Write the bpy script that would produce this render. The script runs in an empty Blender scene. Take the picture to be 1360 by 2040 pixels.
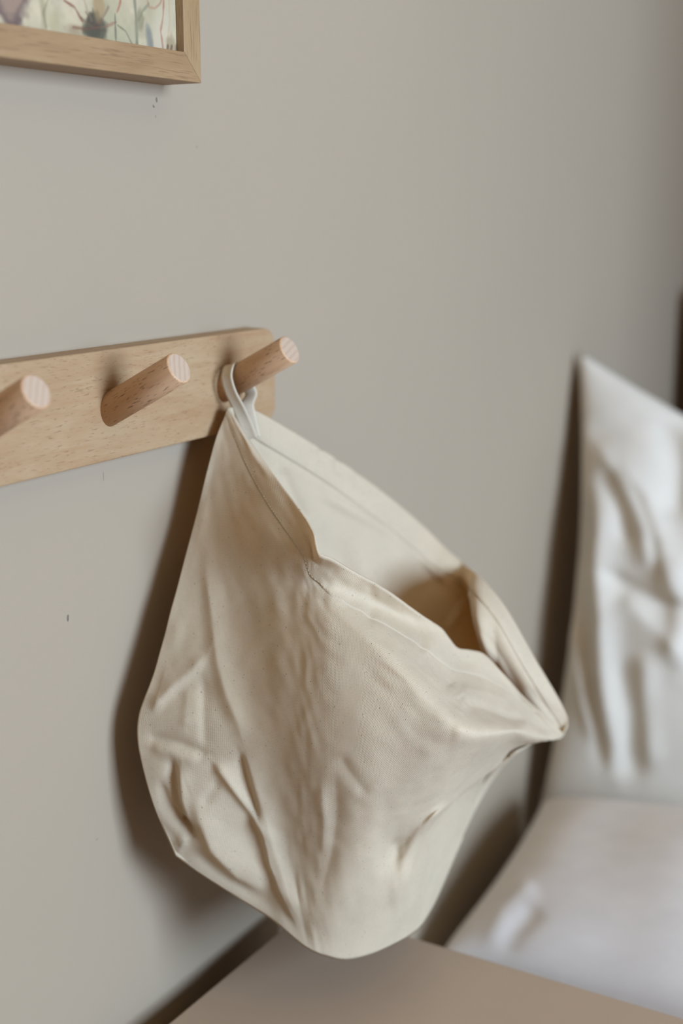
import bpy, bmesh, math, random
import numpy as np
from mathutils import Vector, Matrix, noise

# ------------------------------------------------------------------ camera, world, light, exposure
sc = bpy.context.scene
col = sc.collection
F, CX, CY, VX, VY, D = 2700.0, 680.0, 1020.0, 1620.0, 608.0, 0.62   # focal length in pixels, centre, vanishing point of the wall


def unit(v):
    v = np.array(v, float)
    return v / np.linalg.norm(v)


AX = unit([VX, VY, F])                                   # world axes seen from the camera (right, up, forward)
AY = unit([-(F * F + VY * VY) / VX, VY, F])
AZ = np.cross(AX, AY)
AZ = AZ if AZ[1] > 0 else -AZ
RW = np.array([AX, AY, AZ])
CAM = np.array([0.0, -D, 0.0])


def at(px, py, y):
    """point of the photograph at the wall distance y (y = 0 is the wall, -y is towards the room)"""
    px, py, y = np.broadcast_arrays(np.asarray(px, float), np.asarray(py, float), np.asarray(y, float))
    c = np.stack([(px - CX) / F, (CY - py) / F, np.ones_like(px)], -1)
    d = c @ RW.T
    t = (y + D) / d[..., 1]
    return CAM + d * t[..., None]


cam_d = bpy.data.cameras.new('camera')
cam = bpy.data.objects.new('camera', cam_d)
col.objects.link(cam)
cam_d.sensor_fit = 'VERTICAL'
cam_d.sensor_height = 36.0
cam_d.lens = F / 2040 * 36.0
cam_d.clip_start = 0.05
m = Matrix.Identity(4)
for i in range(3):
    m[i][0] = RW[i][0]; m[i][1] = RW[i][1]; m[i][2] = -RW[i][2]; m[i][3] = CAM[i]
cam.matrix_world = m
cam_d.dof.use_dof = True
cam_d.dof.focus_distance = 0.925
cam_d.dof.aperture_fstop = 3.0
sc.camera = cam

world = bpy.data.worlds.new('world')
sc.world = world
world.use_nodes = True
world.node_tree.nodes['Background'].inputs[0].default_value = (0.75, 0.86, 1.0, 1)
world.node_tree.nodes['Background'].inputs[1].default_value = 1.0

WINX, WINY, WINZ, WINW, WINH = 0.50, -2.90, 0.28, 1.30, 1.40        # the window of the opposite wall
ld = bpy.data.lights.new('window_daylight', 'AREA')
ld.shape = 'RECTANGLE'; ld.size = WINW - 0.1; ld.size_y = WINH - 0.1
ld.energy = 107.0
ld.color = (0.78, 1.03, 1.36)
lo = bpy.data.objects.new('window_daylight', ld)
col.objects.link(lo)
lo.location = (WINX, WINY + 0.02, WINZ)
lo.rotation_euler = (math.radians(90), 0, 0)             # shines along +y into the room

sc.view_settings.view_transform = 'Standard'
sc.view_settings.look = 'None'
sc.view_settings.gamma = 1.0
sc.view_settings.use_curve_mapping = False
sc.view_settings.exposure = 0.0


# ------------------------------------------------------------------ small helpers
def lin(r, g, b):
    # colours are noted as they look under the cool window light, so the paint itself is a little warmer
    f = lambda c: (c / 255 / 12.92) if c <= 10 else ((c / 255 + 0.055) / 1.055) ** 2.4
    return (min(1.0, f(r) * 1.085), f(g), f(b) * 0.895, 1.0)


def new_mat(name):
    mt = bpy.data.materials.new(name)
    mt.use_nodes = True
    nt = mt.node_tree
    return mt, nt, nt.nodes['Principled BSDF']


def N(nt, kind, **kw):
    n = nt.nodes.new(kind)
    for k, v in kw.items():
        if k in n.inputs:
            n.inputs[k].default_value = v
        else:
            setattr(n, k, v)
    return n


def ramp(nt, fac, stops):
    r = nt.nodes.new('ShaderNodeValToRGB')
    e = r.color_ramp.elements
    e[0].position, e[0].color = stops[0]
    e[1].position, e[1].color = stops[-1]
    for p, c in stops[1:-1]:
        k = e.new(p); k.color = c
    nt.links.new(fac, r.inputs[0])
    return r.outputs[0]


def mixc(nt, fac, a, b, mode='MIX'):
    x = nt.nodes.new('ShaderNodeMix')
    x.data_type = 'RGBA'; x.blend_type = mode
    for s, v in ((x.inputs[0], fac), (x.inputs[6], a), (x.inputs[7], b)):
        if hasattr(v, 'is_output'):
            nt.links.new(v, s)
        else:
            s.default_value = v
    return x.outputs[2]


def mth(nt, op, a, b=None):
    x = nt.nodes.new('ShaderNodeMath'); x.operation = op
    for s, v in ((x.inputs[0], a), (x.inputs[1], b)):
        if v is None:
            continue
        if hasattr(v, 'is_output'):
            nt.links.new(v, s)
        else:
            s.default_value = v
    return x.outputs[0]


def mapped(nt, out, scale, rot=(0, 0, 0), loc=(0, 0, 0)):
    mp = nt.nodes.new('ShaderNodeMapping')
    mp.inputs['Scale'].default_value = scale
    mp.inputs['Rotation'].default_value = rot
    mp.inputs['Location'].default_value = loc
    nt.links.new(out, mp.inputs[0])
    return mp.outputs[0]


def noise_tex(nt, vec, scale, detail=3.0, rough=0.5, dist=0.0):
    n = N(nt, 'ShaderNodeTexNoise', Scale=scale, Detail=detail, Roughness=rough, Distortion=dist)
    nt.links.new(vec, n.inputs['Vector'])
    return n.outputs['Fac']


def bump(nt, height, dist, strength, bsdf):
    b = N(nt, 'ShaderNodeBump', Strength=strength, Distance=dist)
    nt.links.new(height, b.inputs['Height'])
    nt.links.new(b.outputs[0], bsdf.inputs['Normal'])


def tc(nt, which='Object'):
    return nt.nodes.new('ShaderNodeTexCoord').outputs[which]


# ------------------------------------------------------------------ materials
def mat_wall(name, rgb, marks=()):
    mt, nt, b = new_mat(name)
    o = tc(nt)
    n1 = noise_tex(nt, o, 3.0, 3)
    c = lin(*rgb)
    base = ramp(nt, n1, [(0.3, tuple(x * 0.97 for x in c[:3]) + (1,)), (0.7, c)])
    for (x, z, rx, rz, k) in marks:                       # small scuffs and hairs on the paint
        v = mapped(nt, o, (1 / rx, 0.0, 1 / rz), loc=(-x / rx, 0, -z / rz))
        g = nt.nodes.new('ShaderNodeVectorMath'); g.operation = 'LENGTH'
        nt.links.new(v, g.inputs[0])
        wob = mth(nt, 'MULTIPLY', noise_tex(nt, o, 700.0, 2), 0.9)
        f = mth(nt, 'LESS_THAN', mth(nt, 'ADD', g.outputs['Value'], wob), 1.0)
        base = mixc(nt, mth(nt, 'MULTIPLY', f, k), base, lin(88, 80, 72))
    nt.links.new(base, b.inputs['Base Color'])
    b.inputs['Roughness'].default_value = 0.75
    b.inputs['Specular IOR Level'].default_value = 0.25
    bump(nt, noise_tex(nt, o, 260.0, 3), 0.0006, 0.10, b)
    return mt


def mat_plain(name, rgb, rough=0.6, spec=0.3):
    mt, nt, b = new_mat(name)
    o = tc(nt)
    c = lin(*rgb)
    nt.links.new(ramp(nt, noise_tex(nt, o, 9.0, 4), [(0.3, tuple(x * 0.94 for x in c[:3]) + (1,)), (0.7, c)]), b.inputs['Base Color'])
    b.inputs['Roughness'].default_value = rough
    b.inputs['Specular IOR Level'].default_value = spec
    return mt


def mat_wood(name, light, dark, fleck, axis, scale=1.0, fleck_amount=0.5, fleck_len=1.0, rough=0.5, thr0=0.715):
    """axis 0/1/2: direction of the grain in object space"""
    mt, nt, b = new_mat(name)
    o = tc(nt)
    s = [1.0, 1.0, 1.0]; s[axis] = 0.12
    g1 = noise_tex(nt, mapped(nt, o, tuple(x * 55 * scale for x in s)), 1.0, 4, 0.6, 0.6)
    g2 = noise_tex(nt, mapped(nt, o, tuple(x * 420 * scale for x in s)), 1.0, 2, 0.5)
    g3 = noise_tex(nt, mapped(nt, o, tuple((14 if i != axis else 5) * scale for i in range(3))), 1.0, 3, 0.5, 1.5)
    fac = mth(nt, 'ADD', mth(nt, 'MULTIPLY', g1, 0.55), mth(nt, 'ADD', mth(nt, 'MULTIPLY', g2, 0.15), mth(nt, 'MULTIPLY', g3, 0.3)))
    base = ramp(nt, fac, [(0.36, lin(*dark)), (0.62, lin(*light))])
    fs = [760.0 * scale] * 3; fs[axis] = 150.0 * scale / fleck_len
    fl = noise_tex(nt, mapped(nt, o, tuple(fs), loc=(3.1, 7.7, 1.3)), 1.0, 1.5, 0.5, 0.15)
    area = noise_tex(nt, mapped(nt, o, tuple(30 * scale for _ in range(3)), loc=(9, 2, 5)), 1.0, 2)
    thr = ramp(nt, mth(nt, 'ADD', fl, mth(nt, 'MULTIPLY', area, 0.12)), [(thr0, (0, 0, 0, 1)), (thr0 + 0.06, (1, 1, 1, 1))])
    base = mixc(nt, mth(nt, 'MULTIPLY', thr, fleck_amount), base, lin(*fleck))
    nt.links.new(base, b.inputs['Base Color'])
    b.inputs['Roughness'].default_value = rough
    b.inputs['Specular IOR Level'].default_value = 0.3
    bump(nt, mth(nt, 'SUBTRACT', g2, mth(nt, 'MULTIPLY', thr, 0.8)), 0.0003, 0.25, b)
    return mt


def mat_endgrain(name, light, dark, rot):
    mt, nt, b = new_mat(name)
    o = tc(nt)
    v = mapped(nt, o, (1, 1, 1), rot=(0, 0, rot))
    w = N(nt, 'ShaderNodeTexWave', Scale=70.0, Distortion=1.6, Detail=2.0)
    w.inputs['Detail Scale'].default_value = 1.5
    nt.links.new(v, w.inputs['Vector'])
    n1 = noise_tex(nt, o, 1500.0, 2)
    fac = mth(nt, 'ADD', mth(nt, 'MULTIPLY', w.outputs['Fac'], 0.75), mth(nt, 'MULTIPLY', n1, 0.3))
    nt.links.new(ramp(nt, fac, [(0.15, lin(*dark)), (0.55, lin(*light))]), b.inputs['Base Color'])
    b.inputs['Roughness'].default_value = 0.65
    b.inputs['Specular IOR Level'].default_value = 0.2
    return mt


def mat_cloth(name, rgb, weave=0.0, flecks=0.0, translucent=0.15, relief=1.0):
    mt, nt, b = new_mat(name)
    uv = tc(nt, 'UV')
    c = lin(*rgb)
    big = noise_tex(nt, mapped(nt, uv, (18, 18, 18)), 1.0, 4, 0.6)
    fine = noise_tex(nt, mapped(nt, uv, (900, 220, 1)), 1.0, 2, 0.5)
    fine2 = noise_tex(nt, mapped(nt, uv, (220, 900, 1)), 1.0, 2, 0.5)
    base = ramp(nt, mth(nt, 'ADD', mth(nt, 'MULTIPLY', big, 0.5), mth(nt, 'MULTIPLY', mth(nt, 'ADD', fine, fine2), 0.25)),
                [(0.35, tuple(x * 0.90 for x in c[:3]) + (1,)), (0.65, tuple(min(1, x * 1.03) for x in c[:3]) + (1,))])
    h = None
    if weave:                                             # plain weave: one thread over, one under
        sep = nt.nodes.new('ShaderNodeSeparateXYZ')
        jit = nt.nodes.new('ShaderNodeVectorMath'); jit.operation = 'ADD'
        nz = N(nt, 'ShaderNodeTexNoise', Scale=260.0, Detail=2.0)
        nt.links.new(uv, nz.inputs['Vector'])
        sc_ = nt.nodes.new('ShaderNodeVectorMath'); sc_.operation = 'SCALE'; sc_.inputs['Scale'].default_value = 0.0005
        nt.links.new(nz.outputs['Color'], sc_.inputs[0])
        nt.links.new(uv, jit.inputs[0]); nt.links.new(sc_.outputs[0], jit.inputs[1])
        nt.links.new(jit.outputs[0], sep.inputs[0])
        k = 2 * math.pi / (2 * weave)
        u_, v_ = mth(nt, 'MULTIPLY', sep.outputs[0], k), mth(nt, 'MULTIPLY', sep.outputs[1], k)
        ww = mth(nt, 'MULTIPLY', mth(nt, 'SINE', u_), mth(nt, 'SINE', v_))
        gap = mth(nt, 'ADD', mth(nt, 'ABSOLUTE', mth(nt, 'SINE', u_)), mth(nt, 'MULTIPLY', mth(nt, 'ABSOLUTE', mth(nt, 'SINE', v_)), 0.6))
        h = mth(nt, 'ADD', mth(nt, 'MULTIPLY', ww, 0.45), mth(nt, 'MULTIPLY', gap, 0.5))
        base = mixc(nt, mth(nt, 'MULTIPLY', mth(nt, 'LESS_THAN', gap, 0.42), 0.22), base, tuple(x * 0.55 for x in c[:3]) + (1,))
    if flecks:                                            # seed husks of unbleached cotton
        for sc2, th, amt in ((420.0, 0.13, 0.8), (800.0, 0.15, 0.55)):
            vo = N(nt, 'ShaderNodeTexVoronoi', Scale=1.0)
            nt.links.new(mapped(nt, uv, (sc2, sc2 * 0.75, 1), rot=(0, 0, 0.5)), vo.inputs['Vector'])
            pick = N(nt, 'ShaderNodeSeparateColor')
            nt.links.new(vo.outputs['Color'], pick.inputs[0])
            f = mth(nt, 'MULTIPLY', mth(nt, 'LESS_THAN', vo.outputs['Distance'], th), mth(nt, 'GREATER_THAN', pick.outputs[0], 1 - flecks))
            base = mixc(nt, mth(nt, 'MULTIPLY', f, amt), base, lin(84, 66, 50))
    nt.links.new(base, b.inputs['Base Color'])
    b.inputs['Roughness'].default_value = 0.9
    b.inputs['Specular IOR Level'].default_value = 0.12
    b.inputs['Sheen Weight'].default_value = 0.08
    b.inputs['Sheen Roughness'].default_value = 0.5
    hh = mth(nt, 'ADD', mth(nt, 'MULTIPLY', fine, 0.2), mth(nt, 'MULTIPLY', h, 0.8)) if h is not None else mth(nt, 'ADD', fine, fine2)
    bump(nt, hh, 0.0004, relief, b)
    if translucent:
        tr = nt.nodes.new('ShaderNodeBsdfTranslucent')
        nt.links.new(mixc(nt, 1.0, base, (1.0, 0.72, 0.42, 1.0), 'MULTIPLY'), tr.inputs[0])
        ms = nt.nodes.new('ShaderNodeMixShader'); ms.inputs[0].default_value = translucent
        nt.links.new(b.outputs[0], ms.inputs[1]); nt.links.new(tr.outputs[0], ms.inputs[2])
        nt.links.new(ms.outputs[0], nt.nodes['Material Output'].inputs[0])
    return mt


def wall_mark(px, py, rx, rz, k):
    p = at(px, py, 0.0)
    return (float(p[0]), float(p[2]), rx, rz, k)


M = {}
M['wall'] = mat_wall('wall_paint', (154, 144, 130), [
    wall_mark(135, 1232, .0022, .0045, .75), wall_mark(312, 199, .0022, .0030, .7), wall_mark(306, 212, .0022, .0018, .7),
    wall_mark(310, 232, .0012, .0015, .4), wall_mark(206, 948, .0008, .0060, .5), wall_mark(392, 293, .0016, .0016, .35),
    wall_mark(193, 1672, .0030, .0015, .25)])
M['wall_far'] = mat_wall('far_wall_paint', (154, 114, 76))
M['wall_end'] = mat_wall('end_wall_paint', (128, 110, 96))
M['ceiling'] = mat_plain('ceiling_paint', (224, 196, 156), 0.9)
M['floor'] = mat_wood('oak_floor', (168, 132, 96), (140, 104, 72), (96, 70, 48), 0, 0.2, 0.4)
M['window'] = mat_plain('window_paint', (226, 224, 220), 0.4)
M['rail'] = mat_wood('beech_board', (163, 143, 115), (151, 123, 94), (118, 90, 66), 0, 1.6, 0.5, 1.6, thr0=0.695)
M['peg'] = mat_wood('beech_dowel', (196, 166, 136), (180, 146, 115), (96, 68, 48), 2, 1.6, 0.75, 1.8, thr0=0.68)
M['peg_end'] = [mat_endgrain('beech_end_grain_' + n, (176, 159, 144), (168, 148, 133), r) for n, r in (('a', 0.35), ('b', -0.25), ('c', 1.75), ('d', 0.9))]
M['oak_h'] = mat_wood('oak_horizontal', (150, 126, 96), (136, 110, 81), (100, 76, 54), 0, 1.6, 0.42, 4.5, thr0=0.67)
M['oak_v'] = mat_wood('oak_vertical', (154, 132, 101), (140, 116, 86), (100, 76, 54), 2, 1.6, 0.42, 4.5, thr0=0.67)
M['board'] = mat_plain('backing_board', (120, 96, 70), 0.8)
M['canvas'] = mat_cloth('unbleached_canvas', (219, 214, 196), 0.00100, 0.14, 0.36, 0.5)
M['tape'] = mat_cloth('cotton_tape', (204, 198, 184), 0.0007, 0.0, 0.1, 0.3)
M['thread'] = mat_plain('cotton_thread', (220, 208, 188), 0.9)
M['linen_warm'] = mat_cloth('pillow_cotton_warm', (214, 213, 209), 0.0, 0.0, 0.05, 0.2)
M['linen_cool'] = mat_cloth('pillow_cotton_cool', (230, 232, 238), 0.0, 0.0, 0.05, 0.2)
M['sheet'] = mat_cloth('mattress_cotton', (206, 204, 200), 0.0, 0.0, 0.0, 0.2)
M['cabinet'] = mat_plain('cabinet_paint', (172, 156, 140), 0.5, 0.35)
M['dark_wood'] = mat_plain('dark_wood', (92, 70, 54), 0.5)
M['metal'] = mat_plain('brass_knob', (150, 124, 80), 0.35)

gl, nt, b = new_mat('picture_glass')
tr = nt.nodes.new('ShaderNodeBsdfTransparent'); gs = N(nt, 'ShaderNodeBsdfGlossy', Roughness=0.02)
fr = N(nt, 'ShaderNodeFresnel', IOR=1.45)
ms = nt.nodes.new('ShaderNodeMixShader')
nt.links.new(fr.outputs[0], ms.inputs[0]); nt.links.new(tr.outputs[0], ms.inputs[1]); nt.links.new(gs.outputs[0], ms.inputs[2])
nt.links.new(ms.outputs[0], nt.nodes['Material Output'].inputs[0])
M['glass'] = gl


# ------------------------------------------------------------------ object helpers
def link(name, me, mat=None, parent=None, smooth=False):
    o = bpy.data.objects.new(name, me)
    col.objects.link(o)
    if mat is not None:
        for x in (mat if isinstance(mat, list) else [mat]):
            me.materials.append(x)
    if smooth:
        me.polygons.foreach_set('use_smooth', [True] * len(me.polygons))
    if parent is not None:
        o.parent = parent
        o.matrix_parent_inverse = parent.matrix_world.inverted()
    return o


def from_bm(name, bm, mat=None, parent=None, smooth=False):
    me = bpy.data.meshes.new(name)
    bm.to_mesh(me); bm.free()
    return link(name, me, mat, parent, smooth)


def tag(o, label=None, cat=None, kind=None, group=None):
    for k, v in (('label', label), ('category', cat), ('kind', kind), ('group', group)):
        if v:
            o[k] = v
    return o


def empty(name, loc, label, cat):
    o = bpy.data.objects.new(name, None)
    col.objects.link(o)
    o.location = loc
    o.empty_display_size = 0.05
    bpy.context.view_layer.update()
    return tag(o, label, cat)


def box_bm(x0, x1, y0, y1, z0, z1, bev=0.0, seg=2, bm=None):
    own = bm or bmesh.new()
    r = bmesh.ops.create_cube(own, size=1.0)
    for v in r['verts']:
        v.co = Vector(((x0 + x1) / 2 + v.co.x * (x1 - x0), (y0 + y1) / 2 + v.co.y * (y1 - y0), (z0 + z1) / 2 + v.co.z * (z1 - z0)))
    if bev:
        ed = list({e for v in r['verts'] for e in v.link_edges})
        bmesh.ops.bevel(own, geom=ed, offset=bev, segments=seg, affect='EDGES', profile=0.5)
    return own


def cr_weights(n_ctrl, n):
    """Catmull-Rom basis as an n x n_ctrl matrix, uniform in the control index"""
    W = np.zeros((n, n_ctrl))
    t = np.linspace(0, n_ctrl - 1, n) if np.isscalar(n) else n
    for k, x in enumerate(t):
        i = min(int(x), n_ctrl - 2); f = x - i
        w = [(-f + 2 * f * f - f ** 3) / 2, (2 - 5 * f * f + 3 * f ** 3) / 2, (f + 4 * f * f - 3 * f ** 3) / 2, (-f * f + f ** 3) / 2]
        for j, ww in zip((i - 1, i, i + 1, i + 2), w):
            if j < 0:                                     # linear end extension
                W[k, 0] += 2 * ww; W[k, 1] -= ww
            elif j > n_ctrl - 1:
                W[k, n_ctrl - 1] += 2 * ww; W[k, n_ctrl - 2] -= ww
            else:
                W[k, j] += ww
    return W


def grid_interp(ctrl, ns, ts):
    """ctrl[cols][rows][3] -> dense grid sampled at column positions ns and row positions ts"""
    A = np.array(ctrl, float)
    Ws, Wt = np.zeros((len(ns), A.shape[0])), np.zeros((len(ts), A.shape[1]))
    def basis(nc, xs):
        W = np.zeros((len(xs), nc))
        for k, x in enumerate(xs):
            i = min(int(x), nc - 2); f = x - i
            w = [(-f + 2 * f * f - f ** 3) / 2, (2 - 5 * f * f + 3 * f ** 3) / 2, (f + 4 * f * f - 3 * f ** 3) / 2, (-f * f + f ** 3) / 2]
            for j, ww in zip((i - 1, i, i + 1, i + 2), w):
                if j < 0:
                    W[k, 0] += 2 * ww; W[k, 1] -= ww
                elif j > nc - 1:
                    W[k, nc - 1] += 2 * ww; W[k, nc - 2] -= ww
                else:
                    W[k, j] += ww
        return W
    return np.einsum('sc,crk,tr->stk', basis(A.shape[0], ns), A, basis(A.shape[1], ts))


def grid_normals(P):
    n = np.cross(np.gradient(P, axis=0), np.gradient(P, axis=1))
    return n / (np.linalg.norm(n, axis=-1, keepdims=True) + 1e-12)


def folds(PX, PY, lines):
    """sum of creases; each: (points, height in metres, width in pixels, 'g' soft | 'c' crisp)"""
    out = np.zeros_like(PX)
    for pts, h, w, kind in lines:
        p = np.array(pts, float)
        seg = np.linalg.norm(np.diff(p, axis=0), axis=1); cum = np.concatenate([[0], np.cumsum(seg)])
        best = np.full(PX.shape, 1e9); pos = np.zeros_like(PX); side = np.zeros_like(PX)
        for k in range(len(p) - 1):
            a, d = p[k], p[k + 1] - p[k]
            t = np.clip(((PX - a[0]) * d[0] + (PY - a[1]) * d[1]) / (d @ d), 0, 1)
            dd = np.hypot(PX - a[0] - t * d[0], PY - a[1] - t * d[1])
            s = dd < best
            side = np.where(s, d[0] * (PY - a[1]) - d[1] * (PX - a[0]), side)
            best = np.where(s, dd, best); pos = np.where(s, (cum[k] + t * seg[k]) / cum[-1], pos)
        env = np.clip(np.minimum(pos, 1 - pos) * 4 + 0.25, 0, 1)
        env = env * env * (3 - 2 * env)
        if isinstance(w, tuple):                          # one steep and one gentle flank, with a rather sharp crest
            ww = np.where(side > 0, w[0], w[1])
            prof = 0.5 * np.exp(-(best / ww) ** 2) + 0.5 * np.exp(-np.sqrt(best * best + 6.0) / (0.8 * ww))
        else:
            prof = np.exp(-(best / w) ** 2) if kind == 'g' else np.exp(-best / w)
        out += h * env * prof
    return out


def sheet_mesh(name, P, UV=None, flip=False):
    ns, nt_ = P.shape[:2]
    idx = np.arange(ns * nt_).reshape(ns, nt_)
    q = np.stack([idx[:-1, :-1], idx[1:, :-1], idx[1:, 1:], idx[:-1, 1:]], -1).reshape(-1, 4)
    if flip:
        q = q[:, ::-1]
    me = bpy.data.meshes.new(name)
    me.from_pydata(P.reshape(-1, 3).tolist(), [], q.tolist())
    if UV is not None:
        uvl = me.uv_layers.new(name='UVMap')
        uvl.data.foreach_set('uv', UV.reshape(-1, 2)[q.reshape(-1)].astype(np.float32).ravel())
    return me


def arc_uv(P, off=(0, 0)):
    du = np.linalg.norm(np.diff(P, axis=0), axis=-1); dv = np.linalg.norm(np.diff(P, axis=1), axis=-1)
    mid = P.shape[1] // 2
    u = np.concatenate([np.zeros((1,)), np.cumsum(du[:, mid])]); midc = P.shape[0] // 2
    v = np.concatenate([np.zeros((P.shape[0], 1)), np.cumsum(dv, axis=1)], axis=1)
    return np.stack([np.repeat(u[:, None], P.shape[1], 1) + off[0], v + off[1]], -1)


def join_meshes(name, meshes, weld=0.0):
    bm = bmesh.new()
    for me in meshes:
        bm.from_mesh(me)
        bpy.data.meshes.remove(me)
    if weld:
        bmesh.ops.remove_doubles(bm, verts=bm.verts, dist=weld)
    me = bpy.data.meshes.new(name)
    bm.to_mesh(me); bm.free()
    return me


# ------------------------------------------------------------------ the room
XL, XR, YF, ZF, ZC = -2.6, 2.13, -2.92, -1.14, 1.45


def struct(name, bm, mat, parent=None):
    o = from_bm(name, bm, mat, parent)
    if parent is None:
        o['kind'] = 'structure'
    return o


struct('wall_back', box_bm(XL - .1, XR + .1, 0.0, 0.1, ZF, ZC), M['wall'])
struct('wall_right', box_bm(XR, XR + .1, YF - .1, 0.0, ZF, ZC), M['wall_end'])
struct('wall_left', box_bm(XL - .1, XL, YF - .1, 0.0, ZF, ZC), M['wall_far'])
struct('wall_light_blocker', box_bm(1.46, XR, -1.52, -1.40, ZF, ZC), M['wall_far'])     # unseen added wall, blocks window light so the back wall darkens rightwards
bm = bmesh.new()
wx0, wx1, wz0, wz1 = WINX - WINW / 2, WINX + WINW / 2, WINZ - WINH / 2, WINZ + WINH / 2
for q in ((XL, wx0, ZF, ZC), (wx1, XR, ZF, ZC), (wx0, wx1, ZF, wz0), (wx0, wx1, wz1, ZC)):
    box_bm(q[0], q[1], YF - .1, YF, q[2], q[3], bm=bm)
struct('wall_front', bm, M['wall_far'])
struct('floor', box_bm(XL - .1, XR + .1, YF - .1, 0.1, ZF - .1, ZF), M['floor'])
struct('ceiling', box_bm(XL - .1, XR + .1, YF - .1, 0.1, ZC, ZC + .1), M['ceiling'])
bm = bmesh.new()
for q in ((wx0, wx0 + .05, wz0, wz1), (wx1 - .05, wx1, wz0, wz1), (wx0, wx1, wz0, wz0 + .05), (wx0, wx1, wz1 - .05, wz1)):
    box_bm(q[0], q[1], YF - .09, YF - .03, q[2], q[3], 0.004, bm=bm)
struct('window_1', bm, M['window'])


# ------------------------------------------------------------------ peg rail
RZ0, RZ1, RT, RX1, RX0 = -0.1702, -0.0943, 0.020, 0.919, 0.31


def rounded_rect(x0, x1, z0, z1, r, n=8):
    pts = []
    for cx, cz, a0 in ((x1 - r, z1 - r, 0), (x0 + r, z1 - r, 90), (x0 + r, z0 + r, 180), (x1 - r, z0 + r, 270)):
        for k in range(n + 1):
            a = math.radians(a0 + 90 * k / n)
            pts.append((cx + r * math.cos(a), cz + r * math.sin(a)))
    return pts


bm = bmesh.new()
pts = rounded_rect(RX0, RX1, RZ0, RZ1, 0.014)
f = bm.faces.new([bm.verts.new((x, 0.0, z)) for x, z in pts])
r = bmesh.ops.extrude_face_region(bm, geom=[f])
vs = [g for g in r['geom'] if isinstance(g, bmesh.types.BMVert)]
bmesh.ops.translate(bm, verts=vs, vec=(0, -RT, 0))
bmesh.ops.recalc_face_normals(bm, faces=bm.faces)
front = [e for e in bm.edges if all(abs(v.co.y + RT) < 1e-6 for v in e.verts)]
bmesh.ops.bevel(bm, geom=front, offset=0.0014, segments=3, affect='EDGES', profile=0.5)
rail = from_bm('peg_rail', bm, M['rail'], smooth=False)
tag(rail, 'pale beech peg rail with round tilted pegs, screwed to the beige wall', 'peg rail')

PEG_R, PEG_L, PEG_TILT = 0.0109, 0.0672, math.radians(28)
PEG_Z = -0.1345
pegs_x = (0.4435, 0.5785, 0.7134, 0.8484)


def peg_mesh(k):
    bm = bmesh.new()
    n = 40
    rings = [(PEG_R, -0.012), (PEG_R, PEG_L - 0.0012), (PEG_R - 0.0003, PEG_L - 0.0006), (PEG_R - 0.0012, PEG_L)]
    prev = None
    for rr, z in rings:
        ring = [bm.verts.new((rr * math.cos(2 * math.pi * i / n), rr * math.sin(2 * math.pi * i / n), z)) for i in range(n)]
        if prev:
            for i in range(n):
                fc = bm.faces.new((prev[i], prev[(i + 1) % n], ring[(i + 1) % n], ring[i])); fc.smooth = True
        else:
            bm.faces.new(ring[::-1])
        prev = ring
    cap = bm.faces.new(prev); cap.material_index = 1
    me = bpy.data.meshes.new('peg')
    bm.to_mesh(me); bm.free()
    return me


for k, x in enumerate(pegs_x):
    o = link('peg', peg_mesh(k), [M['peg'], M['peg_end'][(3, 1, 0, 2)[k]]], rail)
    d = Vector((0, -math.cos(PEG_TILT), math.sin(PEG_TILT)))
    rot = d.to_track_quat('Z', 'X').to_matrix().to_4x4()
    o.matrix_world = Matrix.Translation((x, -RT, PEG_Z)) @ rot @ Matrix.Rotation(0.7 * k, 4, 'Z')


# ------------------------------------------------------------------ framed print
FX1, FZ0, FY, FW, FD = 0.8085, 0.0847, -0.033, 0.0192, 0.0052
FX0, FZ1 = 0.47, 0.50
frame = empty('picture_frame', ((FX0 + FX1) / 2, 0, FZ0), 'narrow oak picture frame holding a faded wildflower print, hanging above the peg rail', 'picture frame')


def moulding(outer, inner):
    """one mitred stick: outer and inner are the two end points (x, z) of its outer and inner edges"""
    bm = bmesh.new()
    def ring(po, pi):
        return [bm.verts.new((po[0], 0.0, po[1])), bm.verts.new((po[0], FY, po[1])), bm.verts.new((pi[0], FY, pi[1])), bm.verts.new((pi[0], 0.0, pi[1]))]
    a, b_ = ring(outer[0], inner[0]), ring(outer[1], inner[1])
    for i in range(4):
        bm.faces.new((a[i], a[(i + 1) % 4], b_[(i + 1) % 4], b_[i]))
    bm.faces.new(a); bm.faces.new(b_[::-1])
    bmesh.ops.recalc_face_normals(bm, faces=bm.faces)
    ed = [e for e in bm.edges if all(abs(v.co.y - FY) < 1e-6 for v in e.verts)]
    bmesh.ops.bevel(bm, geom=ed, offset=0.0005, segments=2, affect='EDGES', profile=0.5)
    return bm


O = [(FX0, FZ0), (FX1, FZ0), (FX1, FZ1), (FX0, FZ1)]
I = [(FX0 + FW, FZ0 + FW), (FX1 - FW, FZ0 + FW), (FX1 - FW, FZ1 - FW), (FX0 + FW, FZ1 - FW)]
for k in range(4):
    k2 = (k + 1) % 4
    from_bm('moulding', moulding((O[k], O[k2]), (I[k], I[k2])), M['oak_h'] if k % 2 == 0 else M['oak_v'], frame)
from_bm('backing_board', box_bm(I[0][0], I[2][0], -0.024, -0.006, I[0][1], I[2][1]), M['board'], frame)

# the print: a loose watercolour of meadow flowers, painted into a colour attribute of a flat sheet
ix0, ix1, iz0, iz1 = I[0][0] + .0004, I[2][0] - .0004, I[0][1] + .0004, I[2][1] - .0004
PYY = FY + FD + 0.0012
nx, nz = 420, 420
gx, gz = np.meshgrid(np.linspace(ix0, ix1, nx), np.concatenate([np.linspace(iz0, iz0 + .075, 190), np.linspace(iz0 + .075, iz1, nz - 189)[1:]]), indexing='ij')
rng = np.random.default_rng(5)


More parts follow.
